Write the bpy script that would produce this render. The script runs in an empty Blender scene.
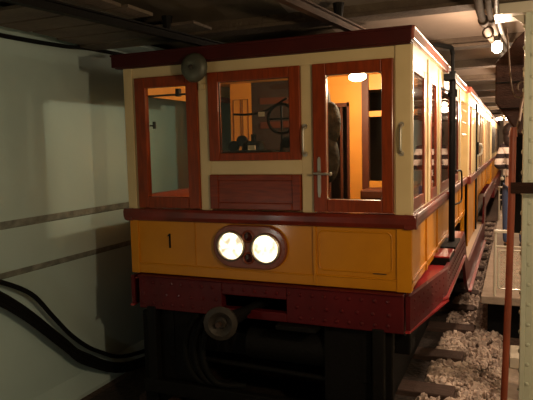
import bpy, bmesh, math, random
from mathutils import Vector, Matrix
random.seed(7)
S = bpy.context.scene
COL = S.collection
PI = math.pi

# ------------------------------------------------------------------ materials
def mat(name, color, rough=.5, metal=0., noise=None, bump=0., bscale=40, spec=.5, coat=0., c2=None, nscale=5, stretch=(1,1,1), lo=.35, hi=.65):
    m = bpy.data.materials.new(name); m.use_nodes = True
    nt = m.node_tree; b = nt.nodes['Principled BSDF']
    b.inputs['Base Color'].default_value = (*color, 1)
    b.inputs['Roughness'].default_value = rough
    b.inputs['Metallic'].default_value = metal
    b.inputs['Specular IOR Level'].default_value = spec
    b.inputs['Coat Weight'].default_value = coat
    b.inputs['Coat Roughness'].default_value = .12
    tc = nt.nodes.new('ShaderNodeTexCoord'); mp = nt.nodes.new('ShaderNodeMapping')
    mp.inputs['Scale'].default_value = stretch
    nt.links.new(tc.outputs['Object'], mp.inputs['Vector'])
    if c2 is not None:
        n = nt.nodes.new('ShaderNodeTexNoise'); n.inputs['Scale'].default_value = nscale
        n.inputs['Detail'].default_value = 6
        nt.links.new(mp.outputs[0], n.inputs['Vector'])
        r = nt.nodes.new('ShaderNodeValToRGB')
        r.color_ramp.elements[0].position = lo; r.color_ramp.elements[1].position = hi
        r.color_ramp.elements[0].color = (*color, 1); r.color_ramp.elements[1].color = (*c2, 1)
        nt.links.new(n.outputs['Fac'], r.inputs['Fac']); nt.links.new(r.outputs['Color'], b.inputs['Base Color'])
    if bump:
        n2 = nt.nodes.new('ShaderNodeTexNoise'); n2.inputs['Scale'].default_value = bscale
        n2.inputs['Detail'].default_value = 4
        nt.links.new(mp.outputs[0], n2.inputs['Vector'])
        bp = nt.nodes.new('ShaderNodeBump'); bp.inputs['Strength'].default_value = bump; bp.inputs['Distance'].default_value = .02
        nt.links.new(n2.outputs['Fac'], bp.inputs['Height']); nt.links.new(bp.outputs[0], b.inputs['Normal'])
    return m

def glass_mat(name, tint=(.92, .95, .93), ior=1.45, mixk=1.0):
    m = bpy.data.materials.new(name); m.use_nodes = True
    nt = m.node_tree; nt.nodes.clear()
    o = nt.nodes.new('ShaderNodeOutputMaterial'); mx = nt.nodes.new('ShaderNodeMixShader')
    t = nt.nodes.new('ShaderNodeBsdfTransparent'); t.inputs[0].default_value = (*tint, 1)
    g = nt.nodes.new('ShaderNodeBsdfGlossy'); g.inputs['Roughness'].default_value = .03
    f = nt.nodes.new('ShaderNodeFresnel'); f.inputs[0].default_value = ior
    ge = nt.nodes.new('ShaderNodeNewGeometry'); mr = nt.nodes.new('ShaderNodeMapRange')   # same index from both faces of the pane
    mr.inputs['To Min'].default_value = ior; mr.inputs['To Max'].default_value = 1/ior
    nt.links.new(ge.outputs['Backfacing'], mr.inputs['Value']); nt.links.new(mr.outputs[0], f.inputs[0])
    nt.links.new(f.outputs[0], mx.inputs[0]); nt.links.new(t.outputs[0], mx.inputs[1]); nt.links.new(g.outputs[0], mx.inputs[2])
    nt.links.new(mx.outputs[0], o.inputs[0])
    return m

def emit_mat(name, color, strength):
    m = bpy.data.materials.new(name); m.use_nodes = True
    nt = m.node_tree; nt.nodes.clear()
    o = nt.nodes.new('ShaderNodeOutputMaterial'); e = nt.nodes.new('ShaderNodeEmission')
    e.inputs[0].default_value = (*color, 1); e.inputs[1].default_value = strength
    nt.links.new(e.outputs[0], o.inputs[0]); return m

def lens_mat():
    m = emit_mat('headlamp_lens', (1, .80, .50), 3)
    nt = m.node_tree; e = [n for n in nt.nodes if n.type == 'EMISSION'][0]
    tc = nt.nodes.new('ShaderNodeTexCoord'); n = nt.nodes.new('ShaderNodeTexNoise')
    n.inputs['Scale'].default_value = 16; n.inputs['Detail'].default_value = 1
    r = nt.nodes.new('ShaderNodeMapRange')
    r.inputs['From Min'].default_value = .35; r.inputs['From Max'].default_value = .6
    r.inputs['To Min'].default_value = .9; r.inputs['To Max'].default_value = 3.6
    nt.links.new(tc.outputs['Object'], n.inputs['Vector']); nt.links.new(n.outputs['Fac'], r.inputs['Value'])
    nt.links.new(r.outputs[0], e.inputs[1]); return m

M = {}
M['cream'] = mat('cream_paint', (.64, .50, .27), .38, bump=.06, bscale=9, coat=.3, c2=(.57, .44, .23), nscale=3)
M['wood'] = mat('varnished_teak', (.27, .040, .007), .33, spec=.3, coat=.12, c2=(.16, .026, .006), nscale=9, stretch=(6, 6, .7), lo=.3, hi=.7)
M['woodh'] = mat('varnished_teak_rail', (.24, .036, .009), .33, spec=.3, coat=.12, c2=(.13, .018, .005), nscale=9, stretch=(.7, .7, 6), lo=.3, hi=.7)
M['belt'] = mat('belt_red_brown', (.19, .020, .010), .38, spec=.45, coat=.2, c2=(.11, .014, .007), nscale=6)
M['yellow'] = mat('ochre_yellow_paint', (.58, .23, .006), .40, spec=.3, coat=.15, bump=.05, bscale=8, c2=(.50, .19, .005), nscale=3)
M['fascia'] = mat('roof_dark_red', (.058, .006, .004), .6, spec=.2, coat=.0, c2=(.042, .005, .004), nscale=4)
M['fasciaside'] = mat('roof_edge_red_lit', (.33, .09, .06), .3, coat=.6)  # cornice red lightened: lamplight on the sides put into the colour
M['roof'] = mat('roof_felt', (.05, .03, .025), .8, bump=.3)
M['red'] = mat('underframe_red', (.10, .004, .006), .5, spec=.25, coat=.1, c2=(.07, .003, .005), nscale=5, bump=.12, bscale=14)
M['red2'] = mat('underframe_red_lit', (.33, .022, .025), .3, coat=.6, bump=.15, bscale=12)  # lighter copy of the underframe red, lamplight on the plates painted in
M['iron'] = mat('black_iron', (.0032, .0024, .002), .7, 0, bump=.2, spec=.2)
M['iron2'] = mat('worn_iron', (.035, .028, .022), .6, .3, bump=.2)
M['steel'] = mat('polished_steel', (.50, .46, .38), .42, .9)
M['rail'] = mat('rail_steel', (.10, .06, .045), .5, .7, c2=(.05, .03, .02))
M['gong'] = mat('gong_grey', (.12, .12, .085), .5, .5, c2=(.09, .09, .07), nscale=12)
M['lampplate'] = mat('headlamp_plate_paint', (.20, .045, .02), .42, coat=.2, bump=.1)
M['redlens'] = mat('red_lens', (.04, .004, .003), .12, coat=.8)
M['lens'] = lens_mat()
M['glass'] = glass_mat('window_glass')
M['glass2'] = glass_mat('side_window_glass', (.75, .74, .70), 1.7)
M['black'] = mat('black_paint', (.005, .005, .005), .6, spec=.12)
M['orange'] = mat('orange_interior', (.68, .27, .035), .5, c2=(.60, .23, .03))
M['dark'] = mat('dark_interior', (.03, .015, .01), .5)
M['undershade'] = mat('shaded_grimy_ballast', (.012, .008, .006), .9, c2=(.035, .022, .016), nscale=20, bump=1., bscale=24)  # grime, with the shade under the car put into the dark colour
M['coat'] = mat('dark_coat_cloth', (.02, .017, .015), .95, c2=(.05, .045, .04), nscale=14, bump=1., bscale=18, spec=.1)
M['brownint'] = mat('brown_interior', (.09, .02, .007), .45)
M['wall'] = mat('wall_plaster', (.43, .56, .54), .8, bump=.25, bscale=6, c2=(.48, .61, .58), nscale=1.3)
M['wallshade'] = mat('wall_ledge_shade', (.15, .16, .14), .85, bump=.5, bscale=22, c2=(.27, .28, .24), nscale=12)  # shade under the overhanging wall steps, put into the colour
M['vault'] = mat('vault_plaster', (.34, .27, .22), .85, bump=.3, bscale=5, c2=(.28, .22, .18), nscale=2)
M['joist'] = mat('ceiling_joist', (.12, .09, .06), .8, c2=(.08, .055, .04), nscale=4, bump=.4)
M['oldvault'] = mat('sooty_vault', (.17, .13, .085), .9, c2=(.10, .075, .05), nscale=2.5, bump=.5, bscale=6)
M['ground'] = mat('ballast_ground', (.05, .03, .022), .95, c2=(.11, .07, .05), nscale=22, bump=1., bscale=26)
M['stone'] = mat('ballast_stone', (.36, .28, .24), .9, c2=(.66, .53, .45), nscale=9, bump=.3)
M['tie'] = mat('sleeper_timber', (.085, .045, .034), .9, c2=(.05, .028, .02), nscale=8, stretch=(1, 8, 8), bump=.5)
M['conc'] = mat('platform_concrete', (.28, .22, .17), .85, c2=(.36, .29, .23), nscale=7, bump=.25)
M['whitep'] = mat('white_paint', (.62, .57, .46), .4, coat=.2)
M['column'] = mat('column_paint', (.58, .62, .50), .45, coat=.2, bump=.15, bscale=9, c2=(.52, .56, .45), nscale=4)
M['pole'] = mat('oxide_pipe', (.27, .05, .016), .5, c2=(.20, .038, .014), nscale=9)
M['cable'] = mat('black_cable', (.004, .004, .0035), .8, spec=.2)
M['boxwood'] = mat('old_dark_timber', (.02, .008, .005), .8, spec=.2, c2=(.035, .014, .009), nscale=5, stretch=(1, 1, 5), bump=.5)
M['conduit'] = mat('grey_conduit', (.12, .09, .07), .85, spec=.15, c2=(.09, .065, .05), nscale=9)
M['bulb'] = emit_mat('bulb_glow', (1, .82, .55), 60)
M['bulb2'] = emit_mat('cab_bulb_glow', (1, .72, .38), 60)
M['walk'] = mat('tan_walkway', (.42, .30, .19), .6, bump=.2)
M['skin'] = mat('skin', (.55, .30, .2), .5)
M['hair'] = mat('dark_hair', (.018, .008, .007), .6, bump=.4, bscale=60)
M['jeans'] = mat('blue_jeans', (.045, .07, .15), .85, bump=.3, bscale=90)
M['shoe'] = mat('dark_shoe', (.03, .025, .02), .6)
M['lever'] = mat('brass_plate', (.5, .42, .3), .35, .6)
def striped():
    m = mat('striped_knit', (.8, .7, .65), .9)
    nt = m.node_tree; b = nt.nodes['Principled BSDF']
    tc = nt.nodes.new('ShaderNodeTexCoord'); sp = nt.nodes.new('ShaderNodeSeparateXYZ')
    mo = nt.nodes.new('ShaderNodeMath'); mo.operation = 'PINGPONG'; mo.inputs[1].default_value = .085
    r = nt.nodes.new('ShaderNodeMath'); r.operation = 'GREATER_THAN'; r.inputs[1].default_value = .048
    mx = nt.nodes.new('ShaderNodeMixRGB'); mx.inputs[1].default_value = (.80, .68, .62, 1); mx.inputs[2].default_value = (.035, .022, .025, 1)
    nt.links.new(tc.outputs['Object'], sp.inputs[0]); nt.links.new(sp.outputs['Z'], mo.inputs[0])
    nt.links.new(mo.outputs[0], r.inputs[0]); nt.links.new(r.outputs[0], mx.inputs[0]); nt.links.new(mx.outputs[0], b.inputs['Base Color'])
    return m
M['stripes'] = striped()

# ------------------------------------------------------------------ mesh helpers
class MB:
    def __init__(s): s.bm = bmesh.new()
    def box(s, x0, x1, y0, y1, z0, z1):
        c = Vector(((x0+x1)/2, (y0+y1)/2, (z0+z1)/2))
        bmesh.ops.create_cube(s.bm, size=1, matrix=Matrix.Translation(c) @ Matrix.Diagonal((abs(x1-x0), abs(y1-y0), abs(z1-z0), 1)))
        return s
    def cyl(s, a, b, r, r2=None, seg=16):
        a = Vector(a); b = Vector(b); d = b-a
        q = d.to_track_quat('Z', 'Y').to_matrix().to_4x4()
        bmesh.ops.create_cone(s.bm, cap_ends=True, segments=seg, radius1=r, radius2=r if r2 is None else r2, depth=d.length,
                              matrix=Matrix.Translation((a+b)/2) @ q)
        return s
    def ball(s, c, r, sc=(1, 1, 1), u=16, v=10):
        bmesh.ops.create_uvsphere(s.bm, u_segments=u, v_segments=v, radius=r, matrix=Matrix.Translation(c) @ Matrix.Diagonal((*sc, 1)))
        return s
    def prism(s, pts, axis, a, b):
        def mk(p, t):
            return {'x': (t, p[0], p[1]), 'y': (p[0], t, p[1]), 'z': (p[0], p[1], t)}[axis]
        v0 = [s.bm.verts.new(mk(p, a)) for p in pts]; v1 = [s.bm.verts.new(mk(p, b)) for p in pts]
        n = len(pts); s.bm.faces.new(v0); s.bm.faces.new(v1[::-1])
        for i in range(n): s.bm.faces.new((v0[i], v1[i], v1[(i+1) % n], v0[(i+1) % n]))
        return s
    def tube(s, path, r, seg=10, closed=False):
        P = [Vector(p) for p in path]; n = len(P); rings = []; up = None
        for i in range(n):
            if closed: t = (P[(i+1) % n]-P[i-1])
            else: t = (P[min(i+1, n-1)]-P[max(i-1, 0)])
            t.normalize()
            if up is None:
                up = Vector((0, 0, 1)) if abs(t.z) < .9 else Vector((1, 0, 0))
            u = t.cross(up).normalized(); w = u.cross(t).normalized(); up = w
            rings.append([s.bm.verts.new(P[i]+r*(math.cos(2*PI*k/seg)*u+math.sin(2*PI*k/seg)*w)) for k in range(seg)])
        m = n if closed else n-1
        for i in range(m):
            A = rings[i]; B = rings[(i+1) % n]
            for k in range(seg): s.bm.faces.new((A[k], A[(k+1) % seg], B[(k+1) % seg], B[k]))
        if not closed: s.bm.faces.new(rings[0][::-1]); s.bm.faces.new(rings[-1])
        return s
    def lathe(s, prof, c, axis='-y', seg=32):
        rings = []
        for r, h in prof:
            ring = []
            for k in range(seg):
                a = 2*PI*k/seg; u = max(r, 1e-4)*math.cos(a); w = max(r, 1e-4)*math.sin(a)
                if axis == '-y': p = (c[0]+u, c[1]-h, c[2]+w)
                elif axis == 'x': p = (c[0]+h, c[1]+u, c[2]+w)
                else: p = (c[0]+u, c[1]+w, c[2]+h)
                ring.append(s.bm.verts.new(p))
            rings.append(ring)
        for A, B in zip(rings, rings[1:]):
            for k in range(seg): s.bm.faces.new((A[k], A[(k+1) % seg], B[(k+1) % seg], B[k]))
        s.bm.faces.new(rings[0][::-1]); s.bm.faces.new(rings[-1])
        return s
    def rivet(s, x, y, z, r, n):
        # dome; n: direction
        sc = [1, 1, 1]; i = max(range(3), key=lambda k: abs(n[k])); sc[i] = .55
        s.ball((x, y, z), r, tuple(sc), 8, 6); return s
    def build(s, name, m, parent=None, bevel=0, smooth=False):
        bmesh.ops.recalc_face_normals(s.bm, faces=s.bm.faces)
        me = bpy.data.meshes.new(name); s.bm.to_mesh(me); s.bm.free()
        me.materials.append(m)
        if smooth:
            for p in me.polygons: p.use_smooth = True
            me.set_sharp_from_angle(angle=math.radians(40))
        o = bpy.data.objects.new(name, me); COL.objects.link(o)
        if parent:
            o.parent = parent
            root = parent
            off = Vector((0, 0, 0))
            while root: off += root.location; root = root.parent
            me.transform(Matrix.Translation(-off))
        if bevel:
            b = o.modifiers.new('bevel', 'BEVEL'); b.width = bevel; b.segments = 2; b.limit_method = 'ANGLE'
        return o

def empty(name, loc, label, cat, group=None):
    o = bpy.data.objects.new(name, None); COL.objects.link(o); o.location = loc; o.empty_display_size = .2
    o['label'] = label; o['category'] = cat
    if group: o['group'] = group
    return o
def tag(o, label, cat, group=None, kind=None):
    if label: o['label'] = label
    if cat: o['category'] = cat
    if group: o['group'] = group
    if kind: o['kind'] = kind
    return o
def struct(o): o['kind'] = 'structure'; return o
def origin(o, loc):
    # move a mesh thing's origin to its base
    loc = Vector(loc); o.data.transform(Matrix.Translation(-loc)); o.location = loc; return o
def copy_tree(o, parent=None):
    c = o.copy(); COL.objects.link(c); c.parent = parent
    for ch in list(o.children): copy_tree(ch, c)
    return c
def smoothpath(pts, n=8):
    P = [Vector(p) for p in pts]; P = [2*P[0]-P[1]]+P+[2*P[-1]-P[-2]]; out = []
    for i in range(1, len(P)-2):
        for k in range(n):
            t = k/n; a, b, c, d = P[i-1:i+3]
            out.append(.5*((2*b)+(c-a)*t+(2*a-5*b+4*c-d)*t*t+(3*b-a-3*c+d)*t**3))
    out.append(P[-2]); return out
def split(mb, name, m, parent, bevel=0, smooth=False, tol=.0015):
    # every separate piece becomes a part of its own
    bm = mb.bm; bm.verts.index_update(); bm.verts.ensure_lookup_table(); seen = set(); isl = []
    for v in bm.verts:
        if v.index in seen: continue
        st = [v]; seen.add(v.index); comp = []
        while st:
            a = st.pop(); comp.append(a)
            for e in a.link_edges:
                b = e.other_vert(a)
                if b.index not in seen: seen.add(b.index); st.append(b)
        lo = [min(c.co[k] for c in comp) for k in range(3)]; hi = [max(c.co[k] for c in comp) for k in range(3)]
        isl.append([{c.index for c in comp}, lo, hi])
    ch = True
    while ch:
        ch = False
        for i in range(len(isl)):
            for j in range(i+1, len(isl)):
                A, B_ = isl[i], isl[j]
                if all(A[1][k] <= B_[2][k]+tol and B_[1][k] <= A[2][k]+tol for k in range(3)):
                    isl[i] = [A[0] | B_[0], [min(A[1][k], B_[1][k]) for k in range(3)], [max(A[2][k], B_[2][k]) for k in range(3)]]
                    isl.pop(j); ch = True; break
            if ch: break
    out = []
    for ids, lo, hi in isl:
        n = MB(); mp = {}
        for i in sorted(ids): mp[i] = n.bm.verts.new(bm.verts[i].co)
        for f in bm.faces:
            if f.verts[0].index in ids: n.bm.faces.new([mp[v.index] for v in f.verts])
        out.append(n.build(name, m, parent, bevel, smooth))
    bm.free(); return out
def light(name, loc, power, color, r=.05, parent=None):
    l = bpy.data.lights.new(name, 'POINT'); l.energy = power; l.color = color; l.shadow_soft_size = r
    o = bpy.data.objects.new(name, l); COL.objects.link(o); o.location = loc
    if parent: o.parent = parent; o.location = Vector(loc)-parent.location
    return o

# ------------------------------------------------------------------ setting
WX = -2.9
G = -.22
struct(MB().box(-3.1, 3.2, -5.5, 26, G-.2, G).build('floor', M['ground']))
struct(MB().box(-2.78, -.08, -.9, 13, G-.1, G+.004).build('trim_33', M['undershade']))
w = MB()
w.box(WX-.2, WX, -5.5, 26, 1.44, 3.2); w.box(WX-.2, WX-.025, -5.5, 26, 1.05, 1.44); w.box(WX-.2, WX-.05, -5.5, 26, G-.2, 1.05)
struct(w.build('wall_left', M['wall']))
struct(MB().prism([(WX-.026, 1.435), (WX-.026, 1.375), (WX-.010, 1.385), (WX-.002, 1.44)], 'y', -5.5, 26).build('trim_1', M['wallshade']))
struct(MB().prism([(WX-.051, 1.05), (WX-.051, .995), (WX-.036, 1.005), (WX-.028, 1.05)], 'y', -5.5, 26).build('trim_2', M['wallshade']))
struct(MB().prism([(WX-.06, -.02), (WX-.06, G-.1), (WX+.035, G-.1), (WX+.035, G+.03)], 'y', -5.5, 26).build('baseboard_left', M['wall']))
struct(MB().box(-3.1, 3.2, 24, 24.3, G, 3.2).build('wall_back', M['vault']))
struct(MB().box(3.0, 3.2, -5.5, 24, G, 3.2).build('wall_right', M['wall']))
# jack-arch ceiling: plaster vaults between cross joists
joists = [-4.7, -3.0, -1.3, .38, 2.12, 3.75, 5.45, 7.15, 8.85, 10.55, 12.25, 13.95, 15.65, 17.35, 19.05, 20.75, 22.45, 24.15]
def ceiling(x0, x1, m, name):
    v = MB(); bm = v.bm
    ys = []
    for a, b in zip(joists, joists[1:]):
        for k in range(8):
            t = k/8; ys.append((a+(b-a)*t, 2.93+.10*math.sin(PI*t)))
    ys.append((joists[-1], 2.93))
    top = [bm.verts.new((x0, y, z)) for y, z in ys]; top2 = [bm.verts.new((x1, y, z)) for y, z in ys]
    u1 = bm.verts.new((x0, ys[0][0], 3.25)); u2 = bm.verts.new((x0, ys[-1][0], 3.25))
    u3 = bm.verts.new((x1, ys[0][0], 3.25)); u4 = bm.verts.new((x1, ys[-1][0], 3.25))
    for i in range(len(ys)-1): bm.faces.new((top[i], top[i+1], top2[i+1], top2[i]))
    bm.faces.new(top+[u2, u1]); bm.faces.new(top2+[u4, u3])
    bm.faces.new((u1, u2, u4, u3)); bm.faces.new((top[0], top2[0], u3, u1)); bm.faces.new((top[-1], top2[-1], u4, u2))
    return struct(v.build(name, m))
ceiling(-.95, 3.2, M['vault'], 'ceiling')
ceiling(-3.1, -.95, M['oldvault'], 'ceiling')
struct(MB().box(-3.1, 3.2, -5.6, -5.5, G, 3.2).build('wall_front', M['oldvault']))
for n, y in enumerate(joists):
    if y > -4.8:
        j = MB(); j.box(-2.88, 3.0, y-.045, y+.045, 2.87, 2.96); j.box(-2.88, 3.0, y-.10, y+.10, 2.845, 2.87)
        struct(j.build('trim_%d' % (n+3), M['joist']))
# light cove strip and dark pipe along the wall head
struct(MB().prism([(WX-.01, 2.90), (WX+.05, 2.905), (WX+.24, 2.925), (WX+.24, 2.96), (WX-.01, 2.96)], 'y', -5.4, 24).build('trim_30', M['wall']))
p = MB().tube(smoothpath([(WX+.03, -2.2, 2.80), (WX+.03, -.53, 2.812), (WX+.03, .08, 2.828), (WX+.03, .86, 2.862), (WX+.03, 4, 2.85)]), .017).build('ceiling_conduit', M['cable'], smooth=True)
tag(p, 'thin black conduit running along the head of the left tunnel wall', 'pipe')
# dirty planks on the ceiling beside the wall
rd = random.Random(3)
for k in range(5):
    y0 = -1.05+k*.30
    o = MB().box(WX+.18+rd.random()*.08, -1.9+rd.random()*.5, y0, y0+.27, 2.83, 2.85).build('ceiling_plank', M['joist'])
    tag(o, 'dirty dark board under the ceiling above the left wall', 'board', 'boards under the ceiling by the left wall')
# side concrete strip with blocks, platform
struct(MB().box(.50, 3.0, -5.4, 2.55, G, G+.03).build('trim_31', M['conc']))
pl = MB(); pl.box(.30, 3.0, 2.8, 23.9, .20, .28); pl.box(.46, 3.0, 3.1, 23.9, G, .20)
struct(pl.build('platform', M['conc'], bevel=.006))
struct(MB().box(.36, 3.0, 3.02, 3.08, G, .20).build('trim_32', M['black']))  # black sheet standing in for the shade in the hollow under the platform
o = MB().box(.60, .78, 1.98, 2.35, G+.03, G+.14).build('concrete_block', M['whitep'], bevel=.01)
tag(o, 'small white painted block on the ground behind the riveted column', 'block')
# rails + sleepers
for x in (-1.82, -.38):
    r = MB().prism([(x-.06, G+.04), (x+.06, G+.04), (x+.06, G+.055), (x+.01, G+.07), (x+.01, -.04), (x+.033, -.03), (x+.033, 0), (x-.033, 0), (x-.033, -.03), (x-.01, -.04), (x-.01, G+.07), (x-.06, G+.055)], 'y', -3, 24)
    o = r.build('rail', M['rail']); origin(o, (x, -3, G))
    tag(o, 'steel running rail under the %s wheels of the railcar' % ('left' if x < -1 else 'right'), 'rail')
tie0 = MB().box(-2.35, .17, -.12, .12, G-.03, G+.055).build('railway_sleeper', M['tie'], bevel=.012)
for i, y in enumerate([-.55, .33, 1.22, 2.13, 3.08, 3.95, 4.8, 5.7, 6.6, 7.5, 8.4, 9.3, 10.2, 11.1, 12.0, 12.9]):
    o = tie0 if i == 0 else copy_tree(tie0)
    o.location = (0.0+(.06 if i == 4 else 0), y, 0)
    tag(o, 'timber sleeper lying in the ballast under the railcar', 'sleeper', 'sleepers under the railcar')
# ballast stones
def stones():
    bm = bmesh.new(); rd = random.Random(11)
    protos = []
    for k in range(8):
        b = bmesh.new(); bmesh.ops.create_icosphere(b, subdivisions=1, radius=1)
        for v in b.verts: v.co *= rd.uniform(.6, 1.15)
        protos.append(([v.co.copy() for v in b.verts], [[v.index for v in f.verts] for f in b.faces])); b.free()
    def put(x, y, z, s):
        vs, fs = rd.choice(protos)
        from mathutils import Euler
        mt = Matrix.Translation((x, y, z)) @ Euler((rd.uniform(0, 6), rd.uniform(0, 6), rd.uniform(0, 6))).to_matrix().to_4x4() @ Matrix.Diagonal((s, s*rd.uniform(.55, .9), s*rd.uniform(.35, .6), 1))
        nv = [bm.verts.new(mt @ v) for v in vs]
        for f in fs: bm.faces.new([nv[i] for i in f])
    ties = [-.55, .33, 1.22, 2.13, 3.08, 3.95, 4.8, 5.7]
    def ontie(x, y): return x < .2 and any(abs(y-t) < .145 for t in ties)
    for _ in range(2500):
        y = .5+5.3*rd.random()**1.2; x = rd.uniform(-.10, .54 if y < 2.6 else .50)
        if ontie(x, y): continue
        put(x, y, G+rd.uniform(-.004, .03), rd.uniform(.032, .064))
    for _ in range(1300):
        y = rd.uniform(5.8, 13); x = rd.uniform(-.1, .40); put(x, y, G+.01, rd.uniform(.025, .045))
    me = bpy.data.meshes.new('ballast'); bm.to_mesh(me); bm.free(); me.materials.append(M['stone'])
    o = bpy.data.objects.new('ballast', me); COL.objects.link(o)
    tag(o, 'crushed stone ballast between the track and the platform', 'gravel', kind='stuff')
stones()

# ------------------------------------------------------------------ railcar
car = empty('railcar', (-1.1, 0, 0), 'yellow and cream wooden underground railcar with two lit headlamps and number 1', 'railcar')
B = lambda mb, n, m, par=car, bev=0, sm=False, lab=None: tag(mb.build(n, m, par, bev, sm), lab, None)
ZB, ZS, ZW, ZT, ZR = .98, 1.21, 1.50, 2.50, 2.585
BZ0, BZ1 = 1.395, 1.49     # belt rail
# front wall (cream)
f = MB()
f.box(-2.2, 0, 0, .05, ZT, ZR)
for a, b in ((-2.2, -2.10), (-1.55, -1.46), (-.745, -.655), (-.11, 0)): f.box(a, b, 0, .05, 1.47, ZT)
f.box(-1.46, -.745, 0, .05, 1.755, 1.855); f.box(-1.46, -.745, .02, .05, 1.47, 1.755)
B(f, 'front_wall', M['cream'], bev=.004)
# corner posts slightly proud
B(MB().box(-2.205, -2.125, -.012, .06, 1.47, ZR), 'corner_post', M['cream'], bev=.006)
B(MB().box(-.10, .006, -.012, .06, 1.47, ZR), 'corner_post', M['cream'], bev=.006)
def pane_frame(x0, x1, z0, z1, wl, wr, wt, wb, y0=-.022, y1=.03):
    m = MB(); m.box(x0, x0+wl, y0, y1, z0, z1); m.box(x1-wr, x1, y0, y1, z0, z1)
    m.box(x0+wl, x1-wr, y0, y1, z1-wt, z1); m.box(x0+wl, x1-wr, y0, y1, z0, z0+wb); return m
# left window
fr = B(pane_frame(-2.10, -1.55, ZW, ZT, .095, .095, .08, .085), 'window_frame', M['wood'], bev=.006)
B(MB().box(-2.005, -1.645, .004, .008, 1.585, 2.42), 'pane', M['glass'], fr)
l = MB(); l.cyl((-1.995, .02, 2.135), (-1.955, .02, 2.135), .006); l.box(-1.965, -1.945, .012, .028, 2.11, 2.165)
B(l, 'latch', M['iron2'], fr)
# middle window
fr = B(pane_frame(-1.46, -.745, 1.857, ZT, .085, .08, .075, .055), 'window_frame', M['wood'], bev=.006)
B(MB().box(-1.375, -.825, .004, .008, 1.912, 2.425), 'pane', M['glass'], fr)
b = MB()
for (x0, x1, z0, z1) in ((-1.378, -1.368, 1.91, 2.428), (-.832, -.822, 1.91, 2.428), (-1.37, -.83, 1.906, 1.914), (-1.37, -.83, 2.422, 2.430)): b.box(x0, x1, -.006, .004, z0, z1)
B(b, 'pane_bead', M['iron2'], fr)
# wooden panel under it
fr = B(pane_frame(-1.465, -.75, 1.502, 1.755, .07, .065, .045, .05, -.02, .02), 'panel_frame', M['woodh'], bev=.006)
B(MB().box(-1.40, -.81, -.008, .02, 1.545, 1.715), 'infill_board', M['woodh'], fr)
# cab door
dr = B(pane_frame(-.655, -.11, ZW, ZT, .095, .075, .08, .085, -.024, .03), 'cab_door', M['wood'], bev=.006)
B(MB().box(-.565, -.18, .004, .008, 1.575, 2.425), 'pane', M['glass'], dr)
bd = MB()
rr = .03; x0, x1, z0, z1 = -.563, -.183, 1.582, 2.42; pth = []
for cx, cz, a0 in ((x1-rr, z1-rr, 0), (x0+rr, z1-rr, 90), (x0+rr, z0+rr, 180), (x1-rr, z0+rr, 270)):
    for k in range(5):
        a = math.radians(a0+k*22.5); pth.append((cx+rr*math.cos(a), -.008, cz+rr*math.sin(a)))
bd.tube(pth, .0045, 6, closed=True)
B(bd, 'pane_bead', M['steel'], dr)
h = MB(); h.prism([(-.617, 1.60), (-.604, 1.60), (-.598, 1.64), (-.600, 1.86), (-.605, 1.875), (-.614, 1.875), (-.621, 1.86), (-.622, 1.64)], 'y', -.032, -.024)
h.cyl((-.61, -.024, 1.765), (-.61, -.07, 1.765), .010); h.cyl((-.64, -.068, 1.765), (-.52, -.068, 1.76), .008); h.ball((-.52, -.068, 1.76), .013)
B(h, 'door_handle', M['steel'], dr, sm=True)
for gx, gz0, gz1, lab in ((-.715, 1.89, 2.09, 'cream painted pull bar'), (-.058, 1.885, 2.08, 'bright metal pull bar')):
    g = MB(); g.tube(smoothpath([(gx, -.004, gz0+.012), (gx, -.045, gz0+.02), (gx, -.052, (gz0+gz1)/2), (gx, -.045, gz1-.02), (gx, -.004, gz1-.012)]), .0085)
    g.cyl((gx, -.016, gz0+.005), (gx, .0, gz0+.005), .018); g.cyl((gx, -.016, gz1-.005), (gx, .0, gz1-.005), .018)
    B(g, 'grab_handle', M['steel'], sm=True)
# belt rail wraps the front and both sides
b = MB()
prof = [(-.005, BZ0), (-.028, BZ0+.006), (-.04, BZ0+.035), (-.042, BZ1-.02), (-.03, BZ1), (.04, BZ1+.004), (.04, BZ0)]
def belt_front(xa, xb, y=0): b.prism([(p[0]+y, p[1]) for p in prof], 'x', xa, xb)
belt_front(-2.24, .04)
for sgn, X in ((1, 0), (-1, -2.2)): b.prism([(X-sgn*p[0], p[1]) for p in prof], 'y', -.038, 4.38)
B(b, 'belt_rail', M['belt'], bev=.004)
# yellow lower front
f = MB(); f.box(-2.19, -.0, .006, .05, ZB, BZ0+.01)
B(f, 'lower_panel', M['yellow'])
t = MB()
t.box(-2.2, -2.13, -.010, .055, ZB-.006, BZ0+.005); t.box(-.092, .004, -.010, .055, ZB-.006, BZ0+.005)
t.box(-.672, -.650, -.006, .02, ZB, BZ0); t.box(-1.62, -1.615, .0, .01, ZB+.08, BZ0)
t.box(-2.13, -.092, -.002, .02, ZB-.004, ZB+.066)
t.cyl((-2.13, .0, 1.052), (-.672, .0, 1.046), .006, seg=8)
t.cyl((-.65, .0, 1.052), (-.092, .0, 1.052), .006, seg=8)
split(t, 'lower_moulding', M['yellow'], car, .003)
t = MB(); pth = []
x0, x1, z0, z1 = -.632, -.125, 1.092, 1.365; rr = .035
for cx, cz, a0 in ((x1-rr, z1-rr, 0), (x0+rr, z1-rr, 90), (x0+rr, z0+rr, 180), (x1-rr, z0+rr, 270)):
    for k in range(5):
        a = math.radians(a0+k*22.5); pth.append((cx+rr*math.cos(a), .004, cz+rr*math.sin(a)))
t.tube(pth, .0055, 6, closed=True)
B(t, 'hatch_moulding', M['yellow'])
B(MB().box(-.25, -.16, -.004, .01, 1.084, 1.09), 'hatch_catch', M['iron2'])
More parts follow.
